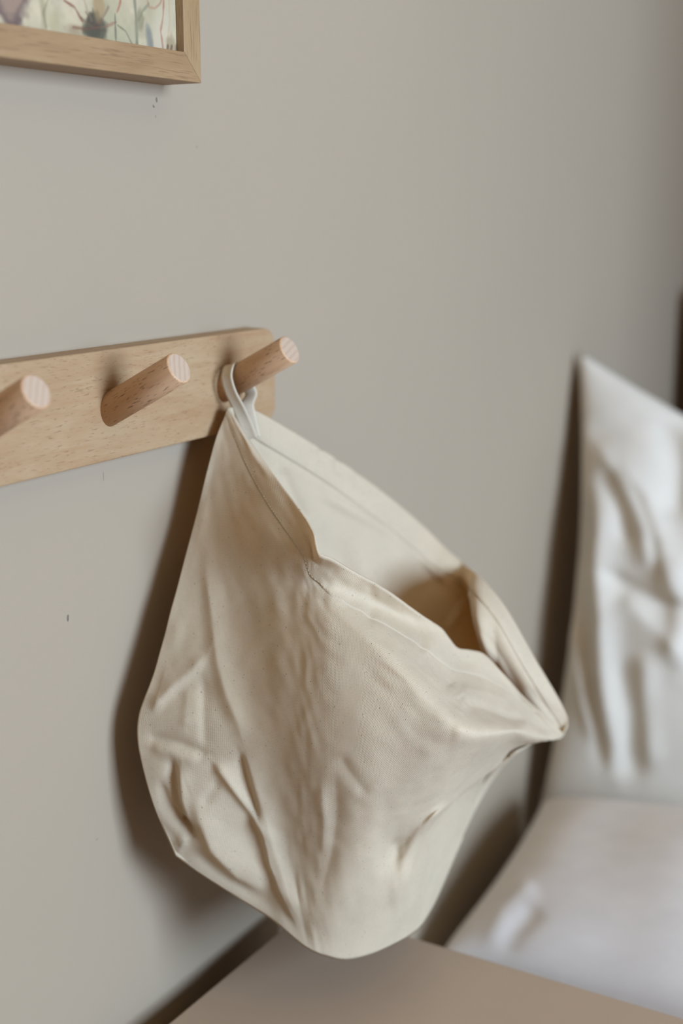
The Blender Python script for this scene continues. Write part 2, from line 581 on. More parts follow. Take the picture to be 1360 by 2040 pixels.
def smooth_noise(scale, seed):
    r_ = np.random.default_rng(seed).random((70, 70))
    u, v = (gx - ix0) / scale, (gz - iz0) / scale
    i, j = u.astype(int) % 69, v.astype(int) % 69
    fu, fv = u % 1, v % 1
    fu, fv = fu * fu * (3 - 2 * fu), fv * fv * (3 - 2 * fv)
    return (r_[i, j] * (1 - fu) * (1 - fv) + r_[i + 1, j] * fu * (1 - fv) + r_[i, j + 1] * (1 - fu) * fv + r_[i + 1, j + 1] * fu * fv)


nA, nB, nC = smooth_noise(.028, 1), smooth_noise(.010, 2), smooth_noise(.0035, 3)
S = lambda *c: np.array(c, float)
img = S(228, 225, 212) + (nA[..., None] - .5) * S(26, 20, 34) + (nB[..., None] - .5) * S(18, 16, 14) + (nC[..., None] - .5) * S(12, 12, 12)


def lay(mask, rgb, k):
    global img
    a = np.clip(np.clip(mask, 0, 1) * k, 0, 1)[..., None]
    img = img * (1 - a) + S(*rgb) * a


def pp(px, py):
    q = at(px, py, PYY)
    return float(q[0]), float(q[2])


def stroke(points, rgb, w, k, world_pts=False):
    p = [q if world_pts else pp(*q) for q in points]
    dist = np.full(gx.shape, 9.0)
    for (ax, az), (bx, bz) in zip(p[:-1], p[1:]):
        dx, dz = bx - ax, bz - az
        t = np.clip(((gx - ax) * dx + (gz - az) * dz) / (dx * dx + dz * dz + 1e-12), 0, 1)
        dist = np.minimum(dist, np.hypot(gx - ax - t * dx, gz - az - t * dz))
    dist = dist + (nC - .5) * .0006
    lay(1.35 - dist / w, rgb, k * (0.55 + 0.6 * nB))


def blob(c, rx, rz, rgb, k, hard=4.0, world_pts=False):
    x, z = c if world_pts else pp(*c)
    rr = np.hypot((gx - x) / rx, (gz - z) / rz) + (nB - .5) * .45 + (nC - .5) * .3
    lay((1 - rr) * hard, rgb, k)


blob((60, 75), .030, .016, (232, 228, 214), .6, 1.5)
blob((105, 45), .012, .012, (206, 202, 172), .5, 1.2)
blob((325, 55), .012, .030, (238, 238, 234), .7, 1.5)
blob((240, 55), .020, .022, (214, 216, 200), .5, 1.2)
blob((22, 6), .019, .0165, (118, 98, 104), .9, 3)
blob((22, 2), .0135, .0120, (196, 176, 168), .85, 3)
blob((85, 20), .004, .014, (176, 172, 146), .55, 1.6)
stroke([(95, 0), (86, 25), (92, 55)], (150, 148, 124), .0010, .5)
blob((150, 58), .010, .005, (176, 156, 132), .5, 1.5)
blob((188, 58), .0125, .0100, (108, 110, 96), .9, 3)
blob((186, 50), .0085, .0090, (92, 92, 82), .6, 2.5)
for e_, c_ in (((171, 24), (112, 84, 76)), ((185, 18), (110, 96, 92)), ((204, 30), (104, 84, 82)), ((216, 14), (126, 82, 78)), ((146, 54), (140, 96, 84)), ((231, 44), (170, 122, 110)), ((162, 36), (140, 118, 104)), ((210, 60), (110, 88, 82))):
    stroke([(188, 56), ((188 + e_[0]) / 2 + 2, (56 + e_[1]) / 2 + 3), e_], c_, .0010, .62)
stroke([(128, 1), (148, 14), (164, 42)], (150, 104, 92), .0008, .75)
stroke([(168, 0), (174, 22), (182, 40)], (176, 160, 140), .0012, .5)
blob((196, 6), .0060, .0120, (196, 172, 138), .7, 2)
stroke([(240, 0), (238, 12), (233, 24)], (190, 122, 110), .0010, .8)
stroke([(229, 28), (230, 60), (231, 84)], (104, 110, 98), .0009, .8)
stroke([(234, 50), (250, 62), (262, 86)], (116, 116, 104), .0008, .75)
stroke([(268, 0), (271, 36), (273, 92)], (132, 140, 126), .0016, .8)
stroke([(296, 8), (284, 22), (276, 40)], (140, 148, 134), .0010, .7)
blob((279, 36), .0042, .0070, (160, 160, 138), .6, 2)
stroke([(293, 52), (298, 74), (302, 96)], (136, 150, 158), .0024, .6)
blob((298, 84), .0045, .0100, (150, 160, 168), .6, 2)
stroke([(293, 0), (297, 14), (308, 17), (318, 8), (322, 0)], (200, 150, 132), .0009, .6)
stroke([(326, 0), (325, 30), (320, 62), (325, 98)], (188, 126, 112), .0010, .75)
stroke([(336, 0), (338, 40), (333, 90)], (206, 190, 176), .0010, .4)
blob((340, 86), .0075, .0085, (178, 168, 142), .6, 1.8)
for x_ in (332, 340, 350, 356):
    stroke([(x_, 106), (x_ + 2, 92)], (112, 74, 60), .0014, .7)
for k in range(26):                                       # the rest of the meadow, further up the sheet
    x_ = rng.uniform(ix0, ix1); z0_, z1_ = iz0 + rng.uniform(.06, .12), iz0 + rng.uniform(.16, .36)
    stroke([(x_, z0_), (x_ + rng.normal(0, .008), (z0_ + z1_) / 2), (x_ + rng.normal(0, .012), z1_)], (128, 136, 116), .0010, .6, True)
    blob((x_ + rng.normal(0, .01), z1_), rng.uniform(.006, .014), rng.uniform(.006, .012), [(120, 96, 118), (184, 124, 112), (196, 170, 120)][k % 3], .7, 2.5, True)

G = np.stack([gx, np.full_like(gx, PYY), gz], -1)
me = sheet_mesh('print_sheet', G)
ca = me.color_attributes.new('paint', 'FLOAT_COLOR', 'POINT')
c01 = np.clip(img, 0, 255) / 255
linc = np.where(c01 <= .04045, c01 / 12.92, ((c01 + .055) / 1.055) ** 2.4) * np.array([.575, .475, .345])
ca.data.foreach_set('color', np.concatenate([linc, np.ones(linc.shape[:2] + (1,))], -1).reshape(-1).astype(np.float32))
mp_, nt, b = new_mat('watercolour_print')
at_ = nt.nodes.new('ShaderNodeVertexColor'); at_.layer_name = 'paint'
nt.links.new(at_.outputs[0], b.inputs['Base Color'])
b.inputs['Roughness'].default_value = 0.7
link('print_sheet', me, mp_, frame)
me = sheet_mesh('glass_pane', np.array([[[ix0, FY + FD, iz0], [ix0, FY + FD, iz1]], [[ix1, FY + FD, iz0], [ix1, FY + FD, iz1]]]))
link('glass_pane', me, M['glass'], frame)


# ------------------------------------------------------------------ the canvas bag
# control threads from the front hem down to the bottom seam: photograph x, y and the distance from the wall
FRONT = [
    [(455,811,-.0310),(454,813,-.0310),(453,814,-.0311),(452,817,-.0311),(449,824,-.0310),(445,835,-.0308),(439,849,-.0306),(432,867,-.0303),(425,890,-.0300),(417,920,-.0295),(408,955,-.0289),(399,993,-.0283),(390,1030,-.0280),(380,1067,-.0280),(370,1104,-.0283),(360,1142,-.0287),(350,1180,-.0290),(339,1219,-.0294),(329,1260,-.0298),(318,1299,-.0301),(308,1335,-.0300),(297,1366,-.0290),(286,1394,-.0274),(277,1421,-.0261),(273,1451,-.0260),(275,1485,-.0275),(282,1520,-.0300),(291,1556,-.0330),(301,1590,-.0360),(312,1621,-.0389),(324,1649,-.0419),(337,1678,-.0450),(349,1706,-.0480)],
    [(466,826,-.0369),(463,829,-.0376),(461,831,-.0370),(458,834,-.0364),(455,841,-.0359),(450,852,-.0354),(445,865,-.0348),(439,881,-.0343),(432,903,-.0338),(425,932,-.0334),(418,966,-.0333),(410,1003,-.0334),(402,1039,-.0337),(394,1076,-.0340),(385,1114,-.0344),(375,1152,-.0349),(366,1190,-.0356),(356,1229,-.0364),(346,1268,-.0371),(337,1306,-.0376),(328,1342,-.0378),(320,1374,-.0376),(311,1402,-.0372),(304,1430,-.0369),(301,1460,-.0370),(302,1495,-.0376),(306,1533,-.0389),(313,1570,-.0407),(322,1605,-.0430),(332,1637,-.0457),(346,1666,-.0487),(360,1695,-.0518),(373,1723,-.0542)],
    [(478,845,-.0440),(474,848,-.0452),(470,851,-.0440),(466,855,-.0428),(462,862,-.0417),(457,872,-.0407),(452,884,-.0398),(446,899,-.0390),(440,920,-.0384),(434,947,-.0382),(428,979,-.0386),(422,1014,-.0391),(415,1050,-.0397),(408,1086,-.0403),(400,1124,-.0409),(391,1162,-.0417),(383,1200,-.0428),(375,1238,-.0441),(366,1277,-.0451),(357,1315,-.0459),(350,1350,-.0465),(343,1381,-.0470),(337,1410,-.0474),(332,1439,-.0476),(330,1470,-.0478),(330,1506,-.0479),(333,1545,-.0484),(338,1584,-.0493),(345,1620,-.0510),(356,1652,-.0534),(370,1683,-.0563),(385,1712,-.0592),(400,1742,-.0616)],
    [(495,872,-.0539),(490,876,-.0553),(485,880,-.0534),(479,885,-.0515),(474,892,-.0499),(468,902,-.0483),(462,914,-.0469),(456,929,-.0458),(450,948,-.0451),(445,972,-.0451),(440,1000,-.0457),(435,1031,-.0465),(430,1063,-.0472),(424,1097,-.0479),(417,1134,-.0487),(411,1172,-.0498),(404,1209,-.0515),(397,1247,-.0532),(389,1286,-.0547),(382,1324,-.0559),(376,1360,-.0569),(371,1391,-.0578),(366,1419,-.0585),(362,1448,-.0589),(361,1479,-.0590),(361,1516,-.0590),(363,1556,-.0591),(367,1596,-.0598),(375,1633,-.0611),(386,1668,-.0632),(401,1700,-.0658),(418,1732,-.0686),(434,1764,-.0710)],
    [(515,903,-.0660),(508,908,-.0667),(501,912,-.0641),(495,917,-.0616),(488,925,-.0594),(481,935,-.0575),(474,948,-.0558),(468,962,-.0545),(462,980,-.0538),(457,1001,-.0537),(453,1025,-.0542),(449,1051,-.0549),(445,1080,-.0556),(440,1112,-.0561),(435,1147,-.0570),(430,1183,-.0585),(425,1220,-.0606),(420,1258,-.0629),(414,1296,-.0650),(409,1334,-.0669),(405,1370,-.0684),(401,1401,-.0696),(398,1430,-.0705),(396,1458,-.0711),(395,1490,-.0712),(396,1527,-.0712),(398,1566,-.0713),(402,1606,-.0717),(410,1645,-.0727),(422,1681,-.0743),(437,1717,-.0763),(454,1752,-.0787),(470,1787,-.0813)],
    [(537,934,-.0809),(528,938,-.0792),(520,942,-.0759),(511,947,-.0727),(503,955,-.0699),(495,965,-.0677),(488,978,-.0657),(481,993,-.0642),(475,1010,-.0632),(469,1030,-.0628),(465,1052,-.0627),(461,1077,-.0629),(457,1104,-.0630),(453,1133,-.0634),(449,1165,-.0644),(445,1199,-.0663),(442,1234,-.0688),(440,1270,-.0718),(439,1307,-.0750),(438,1344,-.0781),(437,1379,-.0806),(437,1412,-.0827),(436,1442,-.0842),(436,1472,-.0851),(438,1504,-.0855),(440,1539,-.0857),(444,1576,-.0856),(448,1614,-.0855),(456,1652,-.0858),(466,1691,-.0865),(479,1730,-.0879),(493,1770,-.0898),(506,1810,-.0927)],
    [(560,965,-.0970),(550,969,-.0934),(539,973,-.0893),(529,978,-.0853),(520,985,-.0820),(512,995,-.0795),(504,1008,-.0774),(496,1023,-.0758),(490,1040,-.0745),(484,1059,-.0734),(480,1081,-.0726),(476,1105,-.0720),(472,1130,-.0718),(469,1157,-.0723),(465,1187,-.0735),(463,1218,-.0756),(462,1250,-.0784),(463,1284,-.0821),(465,1319,-.0860),(467,1355,-.0898),(470,1390,-.0932),(472,1423,-.0958),(474,1455,-.0977),(477,1487,-.0988),(480,1520,-.0993),(484,1554,-.0993),(488,1587,-.0988),(493,1623,-.0982),(500,1660,-.0978),(509,1701,-.0981),(519,1744,-.0993),(530,1788,-.1015),(540,1832,-.1054)],
    [(584,999,-.1135),(573,1003,-.1086),(561,1006,-.1039),(550,1011,-.0995),(540,1018,-.0959),(532,1027,-.0934),(524,1038,-.0913),(517,1052,-.0896),(512,1068,-.0880),(507,1086,-.0865),(503,1107,-.0852),(500,1130,-.0845),(497,1155,-.0847),(495,1181,-.0857),(494,1209,-.0875),(493,1239,-.0900),(493,1269,-.0929),(494,1301,-.0963),(496,1336,-.0998),(499,1370,-.1031),(501,1404,-.1060),(504,1437,-.1082),(506,1469,-.1096),(509,1501,-.1103),(513,1534,-.1103),(517,1568,-.1097),(520,1601,-.1087),(525,1636,-.1075),(531,1674,-.1067),(539,1716,-.1071),(548,1762,-.1088),(558,1809,-.1121),(568,1855,-.1170)],
    [(605,1030,-.1280),(594,1034,-.1219),(582,1038,-.1175),(572,1043,-.1134),(562,1050,-.1101),(554,1059,-.1076),(546,1068,-.1053),(540,1080,-.1031),(535,1095,-.1011),(531,1113,-.0992),(528,1133,-.0980),(526,1156,-.0978),(525,1180,-.0988),(524,1205,-.1006),(524,1232,-.1030),(524,1261,-.1057),(525,1290,-.1086),(526,1321,-.1114),(527,1354,-.1141),(528,1387,-.1165),(530,1420,-.1184),(532,1452,-.1198),(534,1484,-.1204),(537,1517,-.1203),(540,1550,-.1195),(543,1583,-.1182),(546,1617,-.1165),(550,1652,-.1147),(555,1690,-.1139),(562,1733,-.1146),(571,1779,-.1169),(581,1827,-.1208),(590,1874,-.1257)],
    [(617,1050,-.1367),(608,1057,-.1310),(600,1064,-.1281),(592,1072,-.1252),(584,1081,-.1226),(576,1090,-.1201),(569,1100,-.1174),(563,1112,-.1145),(558,1126,-.1119),(555,1143,-.1102),(553,1162,-.1098),(551,1184,-.1107),(550,1206,-.1124),(550,1231,-.1144),(550,1257,-.1167),(550,1284,-.1191),(550,1313,-.1216),(551,1343,-.1240),(552,1374,-.1261),(553,1407,-.1278),(554,1439,-.1290),(556,1471,-.1296),(558,1504,-.1294),(560,1536,-.1285),(562,1570,-.1270),(564,1602,-.1248),(566,1635,-.1224),(569,1669,-.1204),(573,1707,-.1196),(579,1748,-.1204),(587,1793,-.1229),(596,1839,-.1266),(604,1885,-.1312)],
    [(624,1066,-.1425),(619,1076,-.1366),(613,1087,-.1349),(608,1097,-.1332),(602,1108,-.1314),(596,1119,-.1288),(590,1129,-.1258),(584,1141,-.1228),(579,1155,-.1207),(576,1171,-.1201),(575,1189,-.1209),(574,1209,-.1224),(573,1230,-.1242),(572,1254,-.1260),(571,1279,-.1279),(571,1306,-.1299),(571,1334,-.1320),(571,1363,-.1339),(572,1394,-.1355),(573,1425,-.1368),(574,1457,-.1374),(575,1489,-.1373),(576,1522,-.1364),(578,1555,-.1348),(579,1588,-.1326),(580,1620,-.1299),(581,1653,-.1271),(583,1686,-.1250),(586,1722,-.1242),(592,1762,-.1251),(599,1804,-.1275),(607,1848,-.1308),(614,1891,-.1349)],
    [(628,1087,-.1469),(624,1097,-.1395),(619,1108,-.1380),(614,1118,-.1363),(610,1129,-.1342),(605,1140,-.1319),(601,1150,-.1298),(597,1161,-.1282),(594,1175,-.1278),(592,1190,-.1284),(591,1207,-.1297),(590,1226,-.1313),(589,1247,-.1329),(588,1270,-.1345),(587,1295,-.1361),(586,1321,-.1377),(586,1349,-.1394),(586,1377,-.1409),(587,1407,-.1423),(588,1438,-.1432),(588,1470,-.1434),(589,1502,-.1429),(590,1534,-.1415),(591,1568,-.1395),(592,1600,-.1369),(592,1633,-.1339),(592,1664,-.1311),(594,1697,-.1289),(596,1732,-.1282),(601,1771,-.1292),(608,1812,-.1314),(615,1854,-.1343),(622,1896,-.1377)],
    [(633,1104,-.1500),(628,1114,-.1418),(623,1124,-.1395),(619,1134,-.1373),(615,1145,-.1353),(612,1155,-.1339),(610,1166,-.1331),(608,1177,-.1333),(606,1190,-.1340),(605,1205,-.1351),(604,1222,-.1366),(603,1240,-.1381),(602,1260,-.1396),(601,1282,-.1410),(600,1307,-.1423),(599,1333,-.1437),(598,1360,-.1451),(598,1388,-.1464),(599,1418,-.1475),(599,1449,-.1482),(600,1480,-.1481),(600,1512,-.1472),(601,1544,-.1456),(601,1577,-.1433),(602,1610,-.1405),(602,1642,-.1375),(602,1673,-.1346),(603,1705,-.1325),(605,1740,-.1319),(610,1778,-.1328),(616,1818,-.1349),(623,1859,-.1376),(630,1899,-.1404)],
    [(642,1109,-.1524),(637,1121,-.1448),(632,1132,-.1420),(627,1143,-.1397),(623,1155,-.1378),(621,1166,-.1371),(619,1177,-.1374),(617,1189,-.1383),(616,1202,-.1395),(615,1217,-.1408),(614,1233,-.1423),(614,1251,-.1437),(613,1271,-.1451),(612,1293,-.1464),(610,1317,-.1476),(609,1342,-.1488),(608,1369,-.1500),(609,1397,-.1512),(609,1427,-.1521),(610,1457,-.1526),(611,1488,-.1523),(611,1520,-.1512),(611,1552,-.1494),(612,1585,-.1469),(612,1617,-.1441),(612,1649,-.1410),(611,1680,-.1382),(612,1711,-.1362),(614,1746,-.1358),(619,1783,-.1367),(625,1822,-.1387),(633,1863,-.1410),(640,1903,-.1434)],
    [(654,1112,-.1545),(649,1125,-.1484),(643,1138,-.1453),(638,1150,-.1429),(634,1163,-.1413),(631,1175,-.1416),(629,1187,-.1424),(628,1199,-.1436),(627,1213,-.1450),(626,1228,-.1464),(625,1245,-.1479),(625,1262,-.1492),(624,1282,-.1505),(623,1303,-.1518),(622,1326,-.1529),(621,1351,-.1540),(620,1377,-.1551),(620,1405,-.1561),(621,1435,-.1569),(621,1466,-.1572),(622,1497,-.1567),(622,1528,-.1554),(622,1560,-.1535),(623,1592,-.1509),(623,1624,-.1481),(623,1655,-.1452),(622,1685,-.1424),(623,1716,-.1407),(625,1750,-.1404),(630,1787,-.1414),(637,1826,-.1431),(645,1866,-.1451),(652,1906,-.1470)],
    [(669,1119,-.1570),(663,1133,-.1520),(656,1147,-.1487),(651,1162,-.1463),(646,1175,-.1464),(643,1188,-.1473),(642,1200,-.1485),(641,1212,-.1500),(640,1225,-.1514),(639,1241,-.1529),(639,1258,-.1543),(638,1275,-.1556),(638,1295,-.1569),(637,1316,-.1581),(636,1338,-.1592),(635,1361,-.1602),(635,1387,-.1612),(635,1415,-.1620),(635,1445,-.1626),(636,1477,-.1626),(636,1508,-.1619),(636,1538,-.1604),(636,1569,-.1583),(636,1601,-.1557),(637,1632,-.1530),(637,1662,-.1503),(637,1691,-.1479),(637,1722,-.1466),(640,1755,-.1465),(646,1792,-.1472),(653,1831,-.1486),(661,1871,-.1501),(669,1911,-.1516)],
    [(690,1130,-.1600),(683,1145,-.1564),(676,1161,-.1526),(670,1176,-.1518),(665,1190,-.1543),(662,1203,-.1558),(661,1214,-.1573),(661,1226,-.1587),(660,1240,-.1602),(659,1256,-.1615),(659,1272,-.1628),(658,1291,-.1641),(658,1310,-.1653),(657,1330,-.1665),(656,1352,-.1675),(656,1375,-.1684),(655,1400,-.1692),(655,1428,-.1698),(655,1458,-.1700),(655,1489,-.1697),(655,1520,-.1686),(655,1550,-.1669),(655,1580,-.1646),(655,1610,-.1620),(655,1640,-.1594),(655,1669,-.1569),(656,1698,-.1550),(657,1728,-.1540),(660,1760,-.1538),(666,1796,-.1541),(673,1834,-.1547),(682,1874,-.1557),(690,1913,-.1568)],
    [(726,1151,-.1643),(719,1165,-.1605),(711,1180,-.1563),(704,1194,-.1572),(699,1208,-.1627),(697,1221,-.1670),(696,1233,-.1701),(696,1245,-.1722),(696,1259,-.1736),(695,1275,-.1749),(694,1292,-.1761),(693,1310,-.1772),(692,1329,-.1782),(691,1350,-.1791),(690,1371,-.1799),(688,1395,-.1805),(687,1419,-.1810),(686,1446,-.1811),(685,1475,-.1807),(684,1505,-.1798),(684,1535,-.1782),(683,1563,-.1761),(682,1592,-.1736),(682,1621,-.1709),(682,1650,-.1683),(683,1678,-.1660),(683,1706,-.1642),(685,1734,-.1632),(688,1765,-.1625),(693,1799,-.1619),(700,1835,-.1617),(708,1872,-.1620),(715,1909,-.1624)],
    [(765,1175,-.1690),(758,1188,-.1648),(750,1202,-.1609),(743,1215,-.1641),(738,1228,-.1703),(736,1241,-.1765),(735,1253,-.1818),(735,1266,-.1857),(735,1280,-.1879),(734,1296,-.1891),(733,1313,-.1901),(732,1331,-.1910),(730,1350,-.1917),(728,1371,-.1924),(726,1392,-.1929),(724,1416,-.1932),(722,1440,-.1932),(720,1466,-.1927),(718,1494,-.1917),(716,1522,-.1900),(715,1550,-.1879),(714,1578,-.1853),(713,1605,-.1824),(712,1632,-.1795),(712,1660,-.1768),(712,1687,-.1743),(713,1714,-.1724),(715,1741,-.1710),(718,1770,-.1698),(723,1801,-.1689),(729,1834,-.1682),(736,1868,-.1678),(742,1901,-.1674)],
    [(799,1198,-.1736),(792,1211,-.1699),(785,1223,-.1677),(778,1236,-.1718),(773,1248,-.1779),(770,1261,-.1847),(769,1275,-.1911),(769,1288,-.1965),(769,1303,-.1999),(767,1318,-.2013),(766,1334,-.2020),(764,1351,-.2026),(763,1370,-.2031),(760,1390,-.2035),(758,1412,-.2038),(756,1434,-.2037),(753,1458,-.2032),(751,1484,-.2022),(748,1511,-.2004),(746,1539,-.1981),(744,1566,-.1953),(743,1593,-.1921),(741,1619,-.1886),(740,1645,-.1852),(740,1672,-.1820),(740,1697,-.1795),(741,1722,-.1776),(742,1748,-.1763),(745,1775,-.1753),(749,1803,-.1744),(755,1832,-.1734),(762,1861,-.1723),(768,1890,-.1709)],
    [(830,1220,-.1780),(823,1232,-.1754),(816,1243,-.1758),(810,1255,-.1796),(805,1268,-.1852),(802,1281,-.1918),(801,1295,-.1985),(801,1310,-.2048),(800,1325,-.2096),(798,1340,-.2121),(797,1356,-.2128),(795,1372,-.2131),(793,1390,-.2133),(791,1409,-.2135),(788,1430,-.2134),(786,1452,-.2129),(783,1475,-.2118),(780,1500,-.2099),(777,1527,-.2073),(774,1554,-.2041),(772,1580,-.2004),(770,1605,-.1962),(768,1631,-.1915),(766,1655,-.1866),(765,1680,-.1824),(765,1704,-.1804),(766,1727,-.1802),(767,1751,-.1805),(770,1775,-.1803),(774,1800,-.1792),(780,1826,-.1774),(786,1852,-.1751),(792,1878,-.1726)],
    [(857,1236,-.1822),(850,1248,-.1814),(844,1260,-.1831),(837,1272,-.1865),(833,1284,-.1915),(831,1298,-.1977),(830,1313,-.2043),(831,1328,-.2109),(830,1343,-.2168),(828,1359,-.2209),(826,1376,-.2225),(824,1393,-.2227),(822,1411,-.2226),(819,1430,-.2224),(817,1449,-.2219),(814,1470,-.2208),(811,1491,-.2188),(808,1515,-.2160),(804,1540,-.2124),(800,1566,-.2083),(796,1590,-.2038),(792,1614,-.1987),(789,1637,-.1930),(786,1660,-.1868),(784,1682,-.1807),(785,1703,-.1808),(786,1724,-.1831),(789,1745,-.1855),(792,1767,-.1860),(796,1791,-.1840),(802,1816,-.1805),(807,1841,-.1765),(813,1866,-.1727)],
    [(880,1252,-.1860),(874,1264,-.1866),(868,1275,-.1886),(862,1287,-.1919),(858,1300,-.1966),(857,1314,-.2023),(857,1329,-.2086),(858,1344,-.2152),(858,1360,-.2217),(856,1377,-.2272),(854,1394,-.2304),(851,1412,-.2311),(848,1430,-.2308),(846,1448,-.2302),(844,1466,-.2291),(841,1485,-.2272),(838,1505,-.2245),(834,1527,-.2210),(829,1550,-.2168),(824,1573,-.2122),(820,1595,-.2073),(816,1616,-.2022),(811,1636,-.1970),(807,1656,-.1920),(805,1675,-.1874),(805,1694,-.1871),(806,1711,-.1884),(809,1730,-.1896),(812,1750,-.1890),(816,1773,-.1859),(821,1798,-.1813),(827,1824,-.1761),(832,1850,-.1712)],
    [(896,1272,-.1890),(892,1283,-.1904),(887,1295,-.1927),(884,1306,-.1959),(881,1319,-.2003),(880,1332,-.2057),(881,1346,-.2117),(882,1361,-.2183),(882,1377,-.2251),(880,1392,-.2315),(877,1408,-.2362),(874,1425,-.2380),(872,1442,-.2378),(869,1460,-.2366),(867,1478,-.2347),(864,1497,-.2321),(861,1516,-.2289),(858,1535,-.2252),(854,1554,-.2211),(850,1573,-.2168),(847,1591,-.2123),(844,1607,-.2081),(841,1621,-.2046),(838,1635,-.2023),(836,1651,-.2007),(833,1666,-.1972),(831,1682,-.1934),(830,1699,-.1894),(830,1719,-.1851),(833,1743,-.1806),(838,1770,-.1758),(844,1798,-.1709),(849,1826,-.1660)],
    [(912,1290,-.1920),(910,1301,-.1935),(908,1312,-.1957),(906,1323,-.1987),(905,1335,-.2028),(905,1348,-.2079),(905,1362,-.2137),(906,1376,-.2202),(905,1390,-.2271),(903,1404,-.2342),(901,1419,-.2403),(898,1434,-.2440),(895,1450,-.2445),(892,1467,-.2430),(890,1485,-.2403),(888,1503,-.2371),(885,1520,-.2336),(882,1536,-.2298),(880,1552,-.2258),(877,1566,-.2216),(875,1580,-.2175),(873,1591,-.2138),(872,1601,-.2112),(870,1611,-.2105),(868,1622,-.2113),(863,1634,-.2047),(857,1647,-.1963),(852,1661,-.1875),(850,1680,-.1800),(852,1704,-.1744),(857,1732,-.1697),(863,1761,-.1654),(868,1790,-.1609)],
    [(936,1295,-.1950),(935,1306,-.1967),(934,1318,-.1986),(934,1329,-.2013),(933,1341,-.2050),(932,1354,-.2097),(932,1368,-.2152),(932,1381,-.2213),(930,1395,-.2281),(928,1410,-.2354),(926,1424,-.2427),(923,1439,-.2487),(920,1454,-.2514),(918,1469,-.2501),(916,1484,-.2469),(914,1499,-.2432),(912,1513,-.2391),(909,1526,-.2349),(907,1538,-.2304),(905,1550,-.2258),(903,1562,-.2213),(901,1573,-.2169),(899,1583,-.2130),(898,1593,-.2096),(895,1602,-.2064),(891,1610,-.1997),(885,1615,-.1921),(880,1622,-.1845),(878,1634,-.1779),(880,1654,-.1727),(884,1678,-.1682),(890,1704,-.1641),(894,1730,-.1598)],
    [(965,1305,-.2000),(965,1316,-.2018),(965,1327,-.2036),(965,1338,-.2059),(965,1350,-.2090),(964,1362,-.2131),(963,1374,-.2177),(962,1387,-.2231),(960,1400,-.2293),(958,1414,-.2362),(955,1428,-.2434),(952,1442,-.2501),(950,1455,-.2540),(948,1467,-.2546),(946,1478,-.2524),(944,1489,-.2483),(942,1500,-.2435),(940,1510,-.2384),(938,1520,-.2333),(935,1530,-.2281),(933,1540,-.2229),(930,1551,-.2177),(928,1563,-.2124),(925,1575,-.2066),(922,1583,-.2000),(918,1586,-.1940),(914,1586,-.1883),(910,1586,-.1830),(908,1592,-.1780),(909,1606,-.1734),(913,1624,-.1691),(917,1645,-.1651),(921,1665,-.1609)],
    [(1001,1341,-.2101),(1002,1349,-.2110),(1003,1358,-.2118),(1004,1366,-.2134),(1004,1374,-.2156),(1004,1383,-.2184),(1003,1392,-.2218),(1001,1401,-.2259),(999,1410,-.2307),(997,1420,-.2362),(995,1430,-.2421),(992,1440,-.2477),(990,1450,-.2522),(988,1459,-.2544),(986,1467,-.2535),(984,1475,-.2499),(981,1483,-.2450),(979,1492,-.2396),(976,1501,-.2339),(973,1509,-.2282),(970,1519,-.2228),(966,1529,-.2178),(963,1539,-.2132),(959,1549,-.2088),(955,1556,-.2047),(950,1560,-.1991),(944,1560,-.1929),(938,1561,-.1868),(935,1565,-.1813),(935,1574,-.1766),(937,1586,-.1724),(939,1599,-.1683),(941,1612,-.1642)],
    [(1040,1385,-.2220),(1041,1390,-.2222),(1043,1395,-.2227),(1044,1400,-.2226),(1045,1405,-.2237),(1045,1410,-.2251),(1043,1415,-.2269),(1042,1420,-.2290),(1040,1425,-.2319),(1038,1431,-.2355),(1035,1436,-.2396),(1033,1442,-.2436),(1030,1448,-.2471),(1028,1453,-.2495),(1025,1459,-.2497),(1023,1464,-.2475),(1020,1470,-.2438),(1017,1477,-.2388),(1013,1484,-.2329),(1009,1492,-.2270),(1005,1500,-.2220),(1001,1508,-.2185),(996,1516,-.2159),(991,1524,-.2140),(985,1531,-.2120),(978,1536,-.2067),(970,1540,-.1997),(963,1543,-.1924),(958,1547,-.1860),(956,1552,-.1809),(956,1558,-.1765),(957,1564,-.1723),(957,1570,-.1680)],
    [(1081,1424,-.2334),(1082,1427,-.2334),(1082,1431,-.2334),(1082,1434,-.2334),(1082,1437,-.2335),(1081,1440,-.2337),(1078,1443,-.2338),(1076,1445,-.2342),(1073,1448,-.2351),(1071,1451,-.2368),(1068,1454,-.2391),(1064,1457,-.2414),(1061,1460,-.2428),(1058,1463,-.2434),(1055,1466,-.2435),(1051,1469,-.2428),(1048,1472,-.2411),(1044,1476,-.2375),(1040,1480,-.2326),(1036,1485,-.2275),(1031,1490,-.2235),(1025,1496,-.2216),(1018,1503,-.2209),(1011,1509,-.2199),(1003,1516,-.2171),(995,1521,-.2117),(987,1526,-.2046),(979,1531,-.1971),(973,1536,-.1904),(970,1540,-.1849),(968,1544,-.1799),(967,1548,-.1751),(966,1551,-.1702)],
